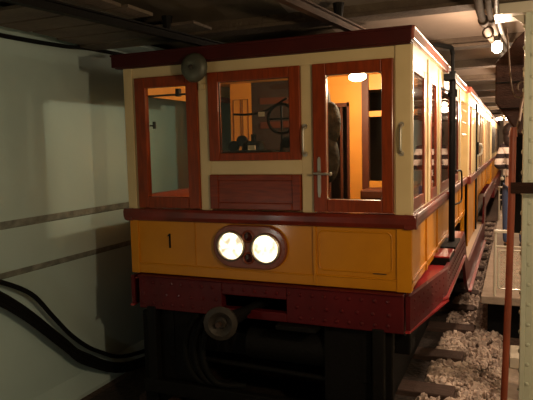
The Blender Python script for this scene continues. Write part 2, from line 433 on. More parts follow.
# number 1
t = MB(); t.prism([(-1.851, 1.185), (-1.837, 1.185), (-1.837, 1.298), (-1.848, 1.298), (-1.862, 1.283), (-1.862, 1.273), (-1.851, 1.28)], 'y', .001, .008)
B(t, 'number_one', M['black'], lab='black painted numeral 1')
# headlamp plate
def stadium(cx, cz, hw, hh, n=14):
    r = hh; out = []
    for k in range(n+1):
        a = -PI/2+PI*k/n; out.append((cx+hw-r+r*math.cos(a), cz+r*math.sin(a)))
    for k in range(n+1):
        a = PI/2+PI*k/n; out.append((cx-hw+r+r*math.cos(a), cz+r*math.sin(a)))
    return out
HC = (-1.155, 1.228)
hp = B(MB().prism(stadium(*HC, .293, .158), 'y', -.028, .01), 'headlamp_plate', M['lampplate'], bev=.008)
rv = MB()
for k in range(16):
    pts = stadium(*HC, .278, .143, 14); q = pts[int(k*len(pts)/16)]; rv.rivet(q[0], -.028, q[1], .006, (0, 1, 0))
split(rv, 'screw', M['lampplate'], hp)
for lx, lz in ((-1.293, 1.233), (-1.018, 1.225)):
    rim = B(MB().lathe([(.112, 0), (.112, .022), (.104, .028), (.098, .024), (.098, .0)], (lx, -.026, lz)), 'headlamp', M['steel'], hp, sm=True)
    B(MB().lathe([(.098, .006), (.085, .014), (.05, .022), (.0, .026)], (lx, -.03, lz)), 'headlamp_lens', M['lens'], hp, sm=True) 
for sz in (1.306, 1.148):
    B(MB().lathe([(.046, 0), (.046, .012), (.040, .018), (.034, .012), (.034, .004)], (-1.158, -.026, sz)), 'marker_lamp', M['lampplate'], hp, sm=True)
    B(MB().lathe([(.034, .002), (.02, .008), (0, .011)], (-1.158, -.027, sz)), 'marker_lens', M['redlens'], hp, sm=True)
# gong
g = B(MB().lathe([(.0, .045), (.02, .055), (.07, .05), (.095, .035), (.106, .006), (.104, .0), (.0, .0)], (-1.52, -.085, 2.532)), 'gong', M['gong'], sm=True)
B(MB().lathe([(.0, .0), (.014, .0), (.014, .014), (.006, .02), (0, .02)], (-1.52, -.138, 2.532)), 'centre_nut', M['iron2'], g, sm=True)
q = MB(); q.cyl((-1.52, .0, 2.532), (-1.52, -.09, 2.532), .014); q.box(-1.525, -1.49, -.03, 0, 2.38, 2.42); q.tube([(-1.507, -.02, 2.40), (-1.505, -.05, 2.43), (-1.512, -.07, 2.50)], .006)
B(q, 'striker', M['cream'], g)
# fascia + roof
f = MB(); f.box(-2.265, .015, -.075, .03, ZR, 2.678); f.box(-2.27, .02, -.085, .03, 2.665, 2.682); f.box(-2.25, .005, -.05, .03, 2.577, 2.59)
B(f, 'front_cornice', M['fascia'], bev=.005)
for sgn, X in ((1, 0), (-1, -2.2)):
    f = MB(); f.box(X-.03, X+.03, -.07, 4.4, 2.60, 2.672); f.box(X-.03, X+sgn*.036, -.07, 4.4, 2.665, 2.682)
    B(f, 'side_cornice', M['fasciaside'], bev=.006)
r = MB()
arc = [(-2.24+2.24*k/10, 2.676+.012*math.sin(PI*k/10)) for k in range(11)]
r.prism([(-2.24, 2.60)]+arc+[(0, 2.60)], 'y', -.03, 13.0)
B(r, 'roof', M['roof'])
# side walls of the cab section
wins = [(.045, .60), (.985, 1.31), (1.66, 2.42), (2.72, 3.38)]
def side(X, s, winlist):
    a, bb = sorted((X, X-s*.05))
    m = MB(); m.box(a, bb, .05, 4.4, 2.47, 2.60); m.box(a, bb, .05, 4.4, 1.44, 1.50)
    e = .05; 
    for (y0, y1) in winlist:
        if y0-.03 > e: m.box(a, bb, e, y0-.03, 1.50, 2.47)
        e = y1+.03
    m.box(a, bb, e, 3.55, 1.50, 2.47); a9, b9 = sorted((X-s*.16, X-s*.12)); m.box(a9, b9, 3.5, 4.42, 1.44, 2.60); a9, b9 = sorted((X-s*.16, X)); m.box(a9, b9, 3.51, 3.55, 1.44, 2.60)
    B(m, 'side_wall', M['cream'], bev=.004)
    for (y0, y1) in winlist:
        a2, b2 = sorted((X-s*.045, X+s*.004))
        w_ = MB(); w_.box(a2, b2, y0-.03, y0+.012, 1.50, 2.47); w_.box(a2, b2, y1-.03, y1+.03, 1.50, 2.47)
        w_.box(a2, b2, y0, y1, 2.42, 2.47); w_.box(a2, b2, y0, y1, 1.50, 1.585)
        fr = B(w_, 'side_window', M['wood'], bev=.004)
        gx = X-s*.006
        B(MB().box(gx-.002, gx+.002, y0+.01, y1-.03, 1.585, 2.42), 'pane', M['glass2'] if s > 0 else M['glass'], fr)
    a3, b3 = sorted((X-s*.045, X-s*.004))
    m = MB(); m.box(a3, b3, .05, 4.4, ZB, 1.40)
    B(m, 'side_panel', M['yellow'])
    m = MB(); a4, b4 = sorted((X-s*.02, X+s*.008))
    m.box(a4, b4, .0, 4.4, 1.035, 1.052)
    for yy in (.02, .72, 1.40, 2.55, 3.55, 4.3): m.box(a4, b4, yy-.02, yy+.03, ZB, 1.40)
    B(m, 'side_moulding', M['yellow'], bev=.003)
    m = MB(); m.box(*sorted((X-s*.01, X+s*.012)), .0, .03, 1.49, 2.58)
    for yy in ((.80, 1.48, 2.56, 3.55) if s > 0 else (2.04, 2.62, 3.55)): m.box(*sorted((X-s*.01, X+s*.012)), yy-.05, yy+.05, 1.50, 2.58)
    split(m, 'side_batten', M['cream'], car, .004)
side(0, 1, wins)
side(-2.2, -1, [(.09, 1.98), (2.1, 2.5), (2.72, 3.42)])
# guard bars on the rear cab windows
g = MB()
for z in (2.05, 2.2, 2.35): g.cyl((.012, 3.66, z), (.012, 4.3, z), .012, seg=8)
split(g, 'guard_bar', M['whitep'], car)
# cab interior
B(MB().box(-2.15, -.05, .06, 4.3, ZB-.04, ZB+.02), 'cab_floor', M['dark'])
B(MB().box(-2.15, -.05, .06, 4.3, 2.575, 2.598), 'cab_ceiling', M['orange'])
bk = MB(); YB = 1.42
for x0, x1, z0, z1 in ((-1.99, -1.76, 1.0, 2.575), (-1.03, -.99, 1.0, 2.575),
                       (-.99, -.60, 2.32, 2.575), (-.78, -.66, 1.0, 2.32), (-.60, -.05, 2.44, 2.575), (-.60, -.05, 2.20, 2.25), (-.60, -.05, 1.0, 1.62)):
    bk.box(x0, x1, YB, YB+.03, z0, z1)
split(bk, 'bulkhead', M['orange'], car)
bk = MB(); bk.box(-.66, -.60, YB-.03, YB+.04, 1.0, 2.575); bk.box(-.99, -.97, YB-.02, YB+.03, 1.0, 2.34); bk.box(-.80, -.78, YB-.02, YB+.03, 1.0, 2.34); bk.box(-.99, -.78, YB-.02, YB+.03, 2.30, 2.335)
bk.box(-1.66, -1.08, YB-.02, YB, 2.13, 2.19); bk.box(-1.66, -1.12, YB-.02, YB, 2.36, 2.42)
bk.box(-.87, -.85, YB, YB+.02, 1.0, 2.3)
split(bk, 'bulkhead_trim', M['brownint'], car)
q = MB()
for a, c in ((-1.96, -1.88), (-1.86, -1.80)): 
    q.box(a, a+.004, YB-.006, YB, 1.95, 2.42); q.box(c, c+.004, YB-.006, YB, 1.95, 2.42); q.box(a, c, YB-.006, YB, 2.416, 2.42)
split(q, 'bulkhead_beading', M['brownint'], car)
B(MB().box(-2.14, -.06, 3.2, 3.25, 1.0, 2.57), 'compartment_wall', M['dark'])
# roller blind rod behind the left window, lintel
q = MB(); q.cyl((-2.14, .16, 2.375), (-1.60, .16, 2.375), .008); q.box(-1.83, -1.80, .14, .18, 2.36, 2.42); q.cyl((-1.64, .15, 2.40), (-1.64, .15, 2.30), .006)
B(q, 'blind_rod', M['iron2'])
B(MB().box(-2.155, -2.145, .06, 1.3, 2.38, 2.57), 'lintel_board', M['orange'])
# dashboard shelf and controller
B(MB().box(-2.14, -.72, .07, .30, 1.40, 1.46), 'dashboard', M['brownint'], bev=.01)
B(MB().box(-.56, -.08, .9, 1.2, 1.50, 1.58), 'tip_seat', M['brownint'], bev=.015)
q = MB(); q.box(-1.45, -1.02, .12, .42, 1.46, 1.93); q.cyl((-1.22, .25, 1.90), (-1.22, .25, 2.0), .10, .08, 20)
ct = B(q, 'controller', M['black'], bev=.02)
q = MB(); q.tube(smoothpath([(-1.38, .24, 2.205), (-1.25, .24, 2.20), (-1.12, .25, 2.22), (-1.02, .26, 2.27), (-.95, .27, 2.31)]), .009); q.cyl((-1.22, .25, 1.98), (-1.22, .25, 2.05), .02)
B(q, 'controller_handle', M['black'], ct, sm=True)
B(MB().box(-1.20, -1.145, .10, .115, 1.93, 1.965), 'name_plate', M['lever'], ct)
B(MB().box(-1.17, -1.12, .235, .242, 2.18, 2.215), 'lever_tag', M['lever'], ct)
q = MB(); q.cyl((-1.0, .3, 1.46), (-1.0, .3, 1.98), .022); q.tube([(-1.0+.11*math.cos(a*PI/10), .28, 2.16+.11*math.sin(a*PI/10)) for a in range(20)], .012, 8, True)
q.cyl((-1.1, .28, 2.16), (-.9, .28, 2.16), .008); q.cyl((-1.0, .28, 1.97), (-1.0, .28, 2.26), .008)
B(q, 'brake_wheel', M['black'])
for gx, gz in ((-.93, 1.98), (-1.30, 2.0), (-1.37, 1.96)):
    B(MB().cyl((gx, .2, gz), (gx, .23, gz), .042, seg=20), 'pressure_gauge', M['black'])
# a coat hanging in the cab by the door
B(MB().box(-1.76, -1.03, YB+.0, YB+.02, 1.0, 2.575), 'saloon_partition', M['dark'])
q = MB(); q.ball((-.77, .55, 2.24), .075, (1, .7, 3.0)); q.ball((-.70, .55, 2.12), .085, (1, .7, 2.0)); q.ball((-.72, .55, 1.85), .10, (.9, .7, 1.9)); q.cyl((-.77, .55, 2.40), (-.77, .55, 2.575), .008)  # upper lump enlarged to block bulb light towards the front left window
B(q, 'hanging_coat', M['coat'], sm=True)
# cab bulb
lb = (-.487, .70, 2.478)
fx = B(MB().cyl((lb[0], lb[1], 2.575), (lb[0], lb[1], 2.515), .03, .02), 'cab_lamp_holder', M['iron2'])
B(MB().ball((lb[0]-.035, lb[1], lb[2]), .034, (2.1, 1.2, 1)), 'cab_bulb', M['bulb2'], fx, sm=True)
light('cab_lamp_light', (lb[0]-.0, lb[1]-.0, lb[2]-.075), 46, (1, .80, .55), .03, car)

# ---- underframe
u = MB(); u.box(-2.12, -1.38, -.04, .03, .70, .955); u.box(-.865, -.04, -.04, .03, .70, .955)
u.box(-1.38, -.865, -.04, .03, .865, .955); u.box(-1.38, -.865, -.04, .03, .70, .765)
u.box(-2.12, -.04, -.055, .03, .955, .968)
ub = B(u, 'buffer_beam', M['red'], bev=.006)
rv = MB()
for row, z in enumerate((.745, .82, .91)):
    x = -2.08
    while x < -.06:
        if not (-1.41 < x < -.83 and z < .88): rv.rivet(x, -.042, z, .014, (0, 1, 0))
        x += .088
        if row == 1: x += .02
split(rv, 'rivet', M['red'], ub)
# side frames: flare out to x=.13, goose neck down to the low middle
def frame_side(s, X):
    f = lambda x: X+s*x
    m = MB(); bm = m.bm
    # outline along y : (y, xo, zb, zt)
    st = [(-.03, .0, .72, .955), (.9, .135, .735, .955), (1.45, .135, .745, .955), (1.46, .135, .745, .93), (2.0, .135, .75, .97), (2.66, .135, .74, 1.0), (2.78, .135, .60, .88), (3.0, .135, .36, .68), (3.3, .135, .22, .56), (3.6, .135, .20, .54), (6.9, .135, .20, .54), (7.05, .135, .22, .72), (7.2, .135, .24, .98), (7.6, .135, .6, 1.0), (7.8, .135, .74, 1.0), (12.9, .135, .74, .98)]
    prev = None
    for (y, xo, z0, z1) in st:
        ring = [bm.verts.new((f(xo-.03), y, z0)), bm.verts.new((f(xo), y, z0)), bm.verts.new((f(xo), y, z1)), bm.verts.new((f(xo-.03), y, z1))]
        if prev:
            for k in range(4): bm.faces.new((prev[k], prev[(k+1) % 4], ring[(k+1) % 4], ring[k]))
        else: bm.faces.new(ring)
        prev = ring
    bm.faces.new(prev)
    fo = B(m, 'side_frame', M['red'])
    # top plates
    t = MB(); t.prism([(f(-.06), .02), (f(.0), -.03), (f(.13), .9), (f(-.06), .9)] if True else [], 'z', .925, .935)
    t.prism([(f(-.06), .9), (f(.125), .9), (f(.125), 1.14), (f(-.06), 1.14)], 'z', .925, .935)
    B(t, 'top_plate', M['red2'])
    t = MB(); t.box(*sorted((f(-.05), f(.125))), 1.20, 1.62, .82, .985)
    B(t, 'step_block', M['iron'], bev=.006)
    t = MB(); t.box(*sorted((f(-.05), f(.125))), 1.20, 1.60, .986, 1.0)
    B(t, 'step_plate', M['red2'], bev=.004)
    t = MB(); t.prism([(2.0, .98), (2.64, 1.01), (2.64, .99), (2.0, .95)], 'x', f(-.04), f(.13)); t.box(*sorted((f(-.04), f(.13))), 1.62, 2.0, .965, .98)
    B(t, 'deck_plate', M['red2'])
    # lower flange
    t = MB(); t.prism([(f(.10), .75), (f(.155), .85), (f(.155), 2.66), (f(.10), 2.66)], 'z', .735, .75)
    t.prism([(f(-.03), -.05), (f(.0), -.05), (f(.155), .85), (f(.12), .85)], 'z', .712, .726)
    t.box(*sorted((f(.135), f(.17))), 3.3, 7.1, .20, .215)
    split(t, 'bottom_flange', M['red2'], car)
    rv = MB()
    for z in (.78, .85, .91):
        for k in range(8):
            y = .06+k*.105; rv.rivet(f(.005+.145*y), y, z, .010, (1, 0, 0))
        for k in range(17):
            y = .98+k*.10; rv.rivet(f(.137), y, z, .010, (1, 0, 0))
    split(rv, 'rivet', M['red'], fo)
    t = MB(); t.box(*sorted((f(-.05), f(.105))), 3.1, 7.2, .50, .53)
    B(t, 'walkway', M['walk'])
frame_side(1, 0)
frame_side(-1, -2.2)
# coupler with buffing disc
q = MB(); q.prism([(-1.10, .69), (-.95, .69), (-.90, .79), (-1.02, .83)], 'y', -.03, .4)
cp = B(MB().cyl((-1.25, -.27, .735), (-1.06, .35, .80), .035).cyl((-1.23, -.24, .735), (-1.19, -.08, .75), .06, .045), 'coupler', M['iron'], sm=True)
MBd = MB().lathe([(.0, .0), (.03, .0), (.042, -.012), (.055, .004), (.085, .022), (.118, .012), (.122, .0), (.118, -.014), (.0, -.025)], (0, 0, 0))
d = MBd.build('buffing_disc', M['iron2'], None, 0, True); d.parent = cp; d.matrix_local = Matrix.Translation((-1.26+1.1, -.30, .73)) @ Matrix.Rotation(math.radians(17), 4, 'Z')
q = MB(); q.cyl((-1.262, -.345, .73), (-1.262, -.31, .73), .018)
B(q, 'disc_pin', M['rail'], cp)
for hx in (-1.62, -1.54, -1.47):
    q = MB(); q.tube(smoothpath([(hx, .05, .70), (hx-.05, -.06, .55), (hx-.06, -.08, .35), (hx+.03, -.05, .18), (hx+.22, .05, .14)]), .022)
    B(q, 'brake_hose', M['cable'], sm=True)
# bogie
bo = B(MB().box(-1.96, -1.90, .25, 3.0, .32, .50).box(-.30, -.24, .25, 3.0, .32, .50).box(-1.96, -.24, .25, .33, .30, .48).box(-1.96, -.24, 2.9, 3.0, .3, .5).box(-1.96, -.24, 1.45, 1.8, .3, .62), 'bogie', M['iron'], bev=.01)
for wy in (.85, 2.4):
    B(MB().cyl((-2.0, wy, .38), (-.2, wy, .38), .06), 'axle', M['iron'], bo)
    for wx in (-1.82, -.38):
        s = 1 if wx > -1 else -1
        B(MB().lathe([(.02, .07), (.1, .07), (.12, .035), (.32, .03), (.34, .07), (.38, .068), (.39, -.035), (.42, -.04), (.42, -.065), (.1, -.07)] if s > 0 else [(.1, .07), (.42, .065), (.42, .04), (.39, .035), (.38, -.068), (.34, -.07), (.32, -.03), (.12, -.035), (.1, -.07), (.02, -.07)], (wx, wy, .42-.02), 'x', 40), 'wheel', M['iron'], bo, sm=True)
        ax = MB().box(*sorted((wx+s*.10, wx+s*.26)), wy-.12, wy+.12, .28, .50)
        B(ax, 'axle_box', M['iron'], bo, bev=.015)
    for sx in (-2.0, -.20):
        for dy in (-.22, .22):
            q = MB(); q.tube([(sx+.055*math.cos(k*PI/6), wy+dy+.055*math.sin(k*PI/6), .48+.2*k/60) for k in range(61)], .011, 6)
            B(q, 'spring', M['iron2'], bo, sm=True)
q = MB(); q.box(-2.1, -.12, -.06, .0, .02, .13); q.box(-2.05, -1.97, -.05, .02, .1, .72); q.box(-.25, -.17, -.05, .02, .1, .72); q.box(-2.14, -2.02, .02, .06, -.10, .66)
split(q, 'guard_board', M['iron'], car, .008)
B(MB().box(-.93, -.63, -.10, .02, .66, .695), 'foot_step', M['iron'], bev=.005)
q = MB(); q.prism([(.04, .70), (.04, .3), (.35, -.14), (3.1, -.14), (3.1, .70)], 'x', -.34, -.28); q.prism([(.04, .70), (.04, .3), (.35, -.14), (3.1, -.14), (3.1, .70)], 'x', -1.92, -1.86)
split(q, 'bogie_side_plate', M['iron'], car)
q = MB(); q.box(-.62, -.13, .05, .12, -.12, .69); q.box(-2.07, -1.62, .05, .12, -.12, .69)
split(q, 'wheel_guard', M['iron'], car, .01)
q = MB(); q.cyl((-1.25, .2, .45), (-.45, .2, .45), .13, seg=24); q.cyl((-1.9, .1, .30), (-.4, .1, .26), .02)
B(q, 'air_tank', M['iron'], sm=True)
# pole with roof bracket on the side
q = MB(); q.cyl((.065, 2.0, .99), (.065, 2.0, 2.62), .030); q.cyl((.065, 2.0, 2.38), (.065, 2.0, 2.45), .045); q.cyl((.065, 2.0, 2.62), (.065, 2.0, 2.82), .016)
pl_ = B(q, 'side_pole', M['black'], sm=True)
q = MB(); q.tube(smoothpath([(.065, 2.0, 2.78), (.055, 1.96, 2.83), (.02, 1.88, 2.835), (-.04, 1.72, 2.83), (-.08, 1.58, 2.80), (-.12, 1.45, 2.72)]), .022)
B(q, 'pole_arm', M['black'], pl_, sm=True)
q = MB(); q.box(.0, .10, 1.84, 2.02, 2.53, 2.585); q.cyl((.0, 1.45, 2.43), (.065, 2.0, 2.42), .010); q.cyl((.065, 2.0, 2.42), (.01, 2.7, 2.40), .008)
B(q, 'pole_bracket', M['black'], pl_)
q = MB(); q.box(-.03, .13, 1.66, 2.2, .985, 1.005)
B(q, 'pole_base', M['black'], pl_)
q = MB(); q.tube(smoothpath([(.10, 2.02, 1.68), (.125, 2.25, 1.67), (.13, 2.3, 1.60), (.13, 2.3, 1.40), (.12, 2.2, 1.36), (.09, 2.0, 1.36)]), .009)
B(q, 'pole_handle', M['black'], pl_, sm=True)
# ---- low middle section and rear section
def mid(y0, y1, zb, xw, doors):
    m = MB()
    for X, s in ((0, 1), (-2.2, -1)):
        a, bb = sorted((X-s*.05, X+s*xw))
        m.box(a, bb, y0, y1, 2.45, 2.60)
        y = y0; k = 0
        m.box(*sorted((X-s*(.155 if y0 < 5 else .05), X+s*xw)), y0, y0+.22, 1.47, 2.45); m.box(a, bb, y1-.15, y1, 1.47, 2.45)
        yy = y0+.22
        while yy < y1-.5:
            m.box(a, bb, yy+.62, yy+.72, 1.47, 2.45); yy += .72
    split(m, 'saloon_wall', M['cream'], car, .01)
    m = MB(); g = MB(); wf = MB()
    for X, s in ((0, 1), (-2.2, -1)):
        a, bb = sorted((X-s*.05, X+s*(xw-.01)))
        m.box(a, bb, y0, y1, zb, 1.40)
        yy = y0+.0
        while yy < y1: m.box(*sorted((X, X+s*(xw+.002))), yy, yy+.05, zb, 1.40); yy += 1.4
        yy = y0+.22
        while yy < y1-.5:
            g.box(*sorted((X-s*.015, X-s*.02)), yy, yy+.62, 1.5, 2.45)
            wf.box(*sorted((X-s*.03, X+s*(xw-.02))), yy, yy+.06, 1.5, 2.45); wf.box(*sorted((X-s*.03, X+s*(xw-.02))), yy+.56, yy+.62, 1.5, 2.45)
            wf.box(*sorted((X-s*.03, X+s*(xw-.02))), yy, yy+.62, 1.47, 1.55); yy += .72
    split(m, 'saloon_panel', M['yellow'], car)
    split(wf, 'saloon_window_frame', M['wood'], car)
    split(g, 'saloon_pane', M['glass2'], car)
    m = MB()
    for X, s in ((0, 1), (-2.2, -1)): m.box(*sorted((X-s*.03, X+s*(xw+.035))), y0-.02, y1, 1.395, 1.49)
    split(m, 'belt_rail', M['belt'], car, .006)
    m = MB()
    for X, s in ((0, 1), (-2.2, -1)): m.box(*sorted((X-s*.05, X+s*(xw+.03))), y0-.02, y1, 2.60, 2.68)
    split(m, 'side_cornice', M['fasciaside'], car, .006)
mid(4.4, 5.85, .55, .045, 0)
mid(6.15, 7.2, .55, .03, 0)
mid(7.25, 13.0, .98, .02, 0)
m = MB()
for X, s in ((0, 1), (-2.2, -1)): m.box(*sorted((X-s*.12, X-s*.06)), 5.8, 6.2, .55, 2.6)
split(m, 'platform_gate', M['black'], car)
m = MB(); m.cyl((.05, 6.0, .56), (.05, 6.0, 2.55), .018); m.cyl((.06, 6.22, 1.75), (.06, 6.22, 1.95), .02)
split(m, 'entrance_rail', M['black'], car)
m = MB(); m.tube([(.04, 6.25, 1.72), (.11, 6.3, 1.76), (.12, 6.4, 1.84), (.11, 6.3, 1.90), (.04, 6.25, 1.93)], .022)
B(m, 'entrance_handle', M['whitep'], sm=True)
B(MB().box(-2.15, -.05, 4.4, 13.0, .5, .55), 'saloon_floor', M['dark'])
B(MB().box(-2.15, -.05, 12.9, 13.0, .98, 2.6), 'rear_wall', M['yellow'])
bo2 = B(MB().box(-1.96, -1.90, 9.6, 12.6, .32, .50).box(-.30, -.24, 9.6, 12.6, .32, .50).box(-1.96, -.24, 10.9, 11.3, .3, .62), 'bogie', M['iron'])
for wy in (10.2, 12.0):
    for wx in (-1.82, -.38):
        B(MB().cyl((wx-.06, wy, .39), (wx+.06, wy, .39), .39, seg=32), 'wheel', M['iron'], bo2)
# second railcar standing behind
c2 = empty('railcar', (-1.1, 14, 0), 'distant yellow and cream railcar standing behind the numbered car', 'railcar')
B(MB().box(-2.2, 0, 14, 22.5, 1.47, 2.60), 'upper_body', M['cream'], c2)
B(MB().box(-2.19, 0.005, 14, 22.5, .75, 1.40), 'lower_body', M['yellow'], c2)
B(MB().box(-2.22, 0.03, 13.98, 22.5, 1.40, 1.47), 'belt_rail', M['belt'], c2)
B(MB().box(-2.24, .03, 13.95, 22.5, 2.60, 2.70), 'roof', M['fascia'], c2)
m = MB()
for k in range(9): m.box(-2.2, .006, 14.3+.9*k, 14.9+.9*k, 1.6, 2.4)
split(m, 'window', M['dark'], c2)
B(MB().box(-2.2, .1, 14, 22.5, .35, .75), 'underframe', M['red'], c2)
for wy in (15.2, 21.2):
    for wx in (-1.82, -.38): B(MB().cyl((wx-.06, wy, .39), (wx+.06, wy, .39), .39, seg=32), 'wheel', M['iron'], c2)

# ------------------------------------------------------------------ overhead conductor rails
def orail2(p0, p1, z, mt, lab):
    d = Vector((p1[0]-p0[0], p1[1]-p0[1], 0)); L = d.length
    m = MB(); m.box(-.024, .024, 0, L, -.03, .0); m.box(-.034, .034, 0, L, .018, .028); m.box(-.009, .009, 0, L, -.01, .025)
    o = m.build('conductor_rail', mt); o.location = (p0[0], p0[1], z); o.rotation_euler = (0, 0, -math.atan2(d.x, d.y))
    tag(o, lab, 'overhead rail')
    for t in (.12, .45, .80):
        k = MB().cyl((0, L*t, .03), (0, L*t, 2.90-z), .025, .04, 12)
        me = k.build('insulator', M['iron']); me.parent = o
orail2((-1.92, -2.0), (-1.42, 2.1), 2.775, M['iron'], 'black overhead conductor rail above the left window of the railcar')
orail2((-.66, -1.6), (-.28, 2.1), 2.775, M['rail'], 'brown overhead conductor rail above the cab door of the railcar')

# ------------------------------------------------------------------ cables on the left wall
def cab(pts, r, lab):
    o = MB().tube(smoothpath(pts, 6), r, 10).build('wall_cable', M['cable'], smooth=True); tag(o, lab, 'cable', 'black cables sagging down the left wall')
cab([(-2.87, -1.6, 1.25), (-2.87, -.98, 1.10), (-2.86, -.725, 1.01), (-2.85, -.434, .845), (-2.85, -.225, .612), (-2.85, .004, .363), (-2.85, .307, .135), (-2.84, .765, -.06), (-2.8, 1.8, -.15)], .019, 'thin black cable, uppermost of those sagging down the left wall')
labs = ['thick black cable, highest of the tight bundle on the left wall', 'thick black cable in the middle of the bundle on the left wall', 'thick black cable, lowest of the bundle on the left wall']
for k, dz in enumerate((.035, -.002, -.04)):
    cab([(-2.86+.012*k, -1.6, 1.25+dz), (-2.85+.012*k, -.98, 1.03+dz), (-2.85+.012*k, -.736, .885+dz), (-2.84+.012*k, -.483, .680+dz), (-2.83+.012*k, -.159, .370+dz), (-2.83+.012*k, .12, .130+dz), (-2.81+.012*k, .718, -.145+dz*.6), (-2.7, 1.8, -.16+dz*.3)], .023, labs[k])

# ------------------------------------------------------------------ riveted column and gear on the right
col = empty('riveted_column', (.8, .5, G), 'white riveted steel column standing at the right beside the brown pipe', 'column')
m = MB(); m.box(.665, .695, .36, .66, G, 2.93); m.box(.695, .93, .38, .392, G, 2.93); m.box(.93, .96, .36, .66, G, 2.93)
B(m, 'column_shaft', M['column'], col, bev=.003)
m = MB(); m.box(.695, .735, .365, .38, G, 2.78)
B(m, 'column_angle', M['column'], col, bev=.003)
rv = MB()
z = -.1
while z < 2.85:
    rv.rivet(.712, .364, z, .015, (0, 1, 0)); rv.rivet(.663, .45, z+.06, .016, (1, 0, 0)); z += .137
split(rv, 'rivet', M['column'], col, 0, True)
m = MB(); m.box(.475, 1.2, .34, .62, 2.772, 2.842); m.prism([(.58, 2.77), (.665, 2.77), (.665, 2.70)], 'y', .40, .41)
B(m, 'column_bracket', M['whitep'], col, bev=.004)
# brown pipe
pp = empty('standing_pipe', (.56, .2, G), 'brown painted iron pipe standing in front of the riveted column', 'pipe')
m = MB(); m.tube([(.556, .2, G+.03), (.573, .2, .282), (.590, .2, .92), (.600, .2, 1.55), (.602, .2, 2.0)], .022, 14)
B(m, 'pipe_tube', M['pole'], pp, sm=True)
B(MB().cyl((.602, .2, 1.98), (.604, .2, 2.04), .028, .018), 'pipe_cap', M['pole'], pp)
m = MB(); m.box(.595, .82, .17, .185, 1.622, 1.692)
B(m, 'clamp_bar', M['boxwood'], pp)
# timber cabinet
cb = empty('timber_cabinet', (.8, 1.15, G), 'dark timber cabinet with angled ends hanging behind the riveted column', 'cabinet')
m = MB(); m.prism([(.47, 2.55), (.47, 2.25), (.60, 2.06), (.64, 2.0), (1.1, 2.0), (1.1, 2.80), (.72, 2.80), (.66, 2.76), (.60, 2.705), (.56, 2.64)], 'y', 1.0, 1.45)
B(m, 'cabinet_body', M['boxwood'], cb, bev=.01)
m = MB(); m.box(.472, 1.1, .99, 1.0, 2.39, 2.40); m.box(.5, 1.1, .99, 1.0, 2.20, 2.205)
split(m, 'board_joint', M['black'], cb)
m = MB(); m.box(.617, .95, 1.2, 1.35, 1.22, 2.02)
B(m, 'cabinet_back_board', M['black'], cb)
m = MB(); m.box(.66, .95, .93, .99, 2.51, 2.57)
B(m, 'cabinet_strap', M['boxwood'], cb)
m = MB(); m.box(.68, .95, 1.25, 1.33, G+.03, 1.22)
B(m, 'cabinet_post', M['black'], cb)
# loose cable curl
m = MB(); m.tube(smoothpath([(.545, .93, 2.78), (.56, .93, 2.62), (.575, .93, 2.45), (.592, .93, 2.33), (.625, .93, 2.275), (.665, .93, 2.29), (.680, .93, 2.34), (.665, .93, 2.385), (.635, .93, 2.375), (.628, .93, 2.34), (.642, .93, 2.315)]), .0065)
o = m.build('looped_cable', M['conduit'], smooth=True); tag(o, 'thin pale cable hanging in a loop over the dark timber cabinet', 'cable')
m = MB(); m.tube(smoothpath([(.675, .92, 2.33), (.655, .9, 2.22), (.64, .7, 2.1), (.615, .24, 1.99), (.604, .2, 1.96)]), .010)
o = m.build('drop_cable', M['conduit'], smooth=True); tag(o, 'short pale cable dropping from the cabinet to the top of the brown pipe', 'cable')
# junction box with red lamp
jb = empty('junction_box', (.69, .94, 2.36), 'small white junction box beside the cable loop on the cabinet', 'junction box')
B(MB().box(.66, .70, .90, .95, 2.42, 2.46), 'box_body', M['whitep'], jb, bev=.004)
# ceiling pipes
labs = ['thick grey conduit, left of the three under the ceiling by the lamp', 'grey conduit in the middle of the three under the ceiling by the lamp', 'thin dark conduit, right of the three under the ceiling by the lamp']
for k, (dx, r, mt) in enumerate(((0, .026, 'conduit'), (.055, .02, 'conduit'), (.10, .016, 'iron2'))):
    m = MB(); m.tube(smoothpath([(.42+dx, -1.6, 2.82), (.405+dx, -.3, 2.80), (.395+dx, .35, 2.79), (.41+dx, 1.2, 2.80), (.45+dx, 1.9, 2.80), (.50+dx, 3.2, 2.83), (.52+dx, 6, 2.83)]), r)
    m.cyl((.401+dx, .55, 2.79), (.403+dx, .63, 2.79), r*1.4)
    o = m.build('ceiling_pipe', M[mt], smooth=True); tag(o, labs[k], 'pipe', 'conduits under the ceiling above the platform side')
m = MB(); m.cyl((.425, .75, 2.77), (.425, .75, 2.80), .004); m.tube([(.425+.035*math.cos(a*PI/12), .75+.01*math.sin(a*PI/12), 2.735+.04*math.sin(a*PI/12)) for a in range(24)], .007, 8, True)
o = m.build('cable_ring', M['conduit'], smooth=True); tag(o, 'small coil of cable hanging under the ceiling conduits', 'cable')

# ------------------------------------------------------------------ lamps
def tunnel_lamp(x, y, z, power, lab, color=(1, .71, .48), off=.11):
    t = empty('tunnel_lamp', (x, y, z), lab, 'lamp', 'bare bulbs under the tunnel ceiling')
    B(MB().cyl((x, y, z+.045), (x, y, z+.10), .022, .03), 'lamp_holder', M['iron2'], t)
    B(MB().ball((x, y, z), .04, (1, 1, 1.2)), 'bulb', M['bulb'], t, sm=True)
    light('lamp_light', (x, y, z-off), power, color, .05, t)
tunnel_lamp(.472, 1.25, 2.70, 50, 'glowing bare bulb under the ceiling beside the timber cabinet')
tunnel_lamp(.80, 4.3, 2.75, 140, 'glowing bulb over the platform beyond the timber cabinet')
tunnel_lamp(.75, 9.0, 2.75,  140, 'glowing bulb over the middle of the platform')
tunnel_lamp(.75, 13.0, 2.75,  140, 'glowing bulb over the far half of the platform')
tunnel_lamp(.75, 18.0, 2.75,  140, 'glowing bulb at the far end of the platform')
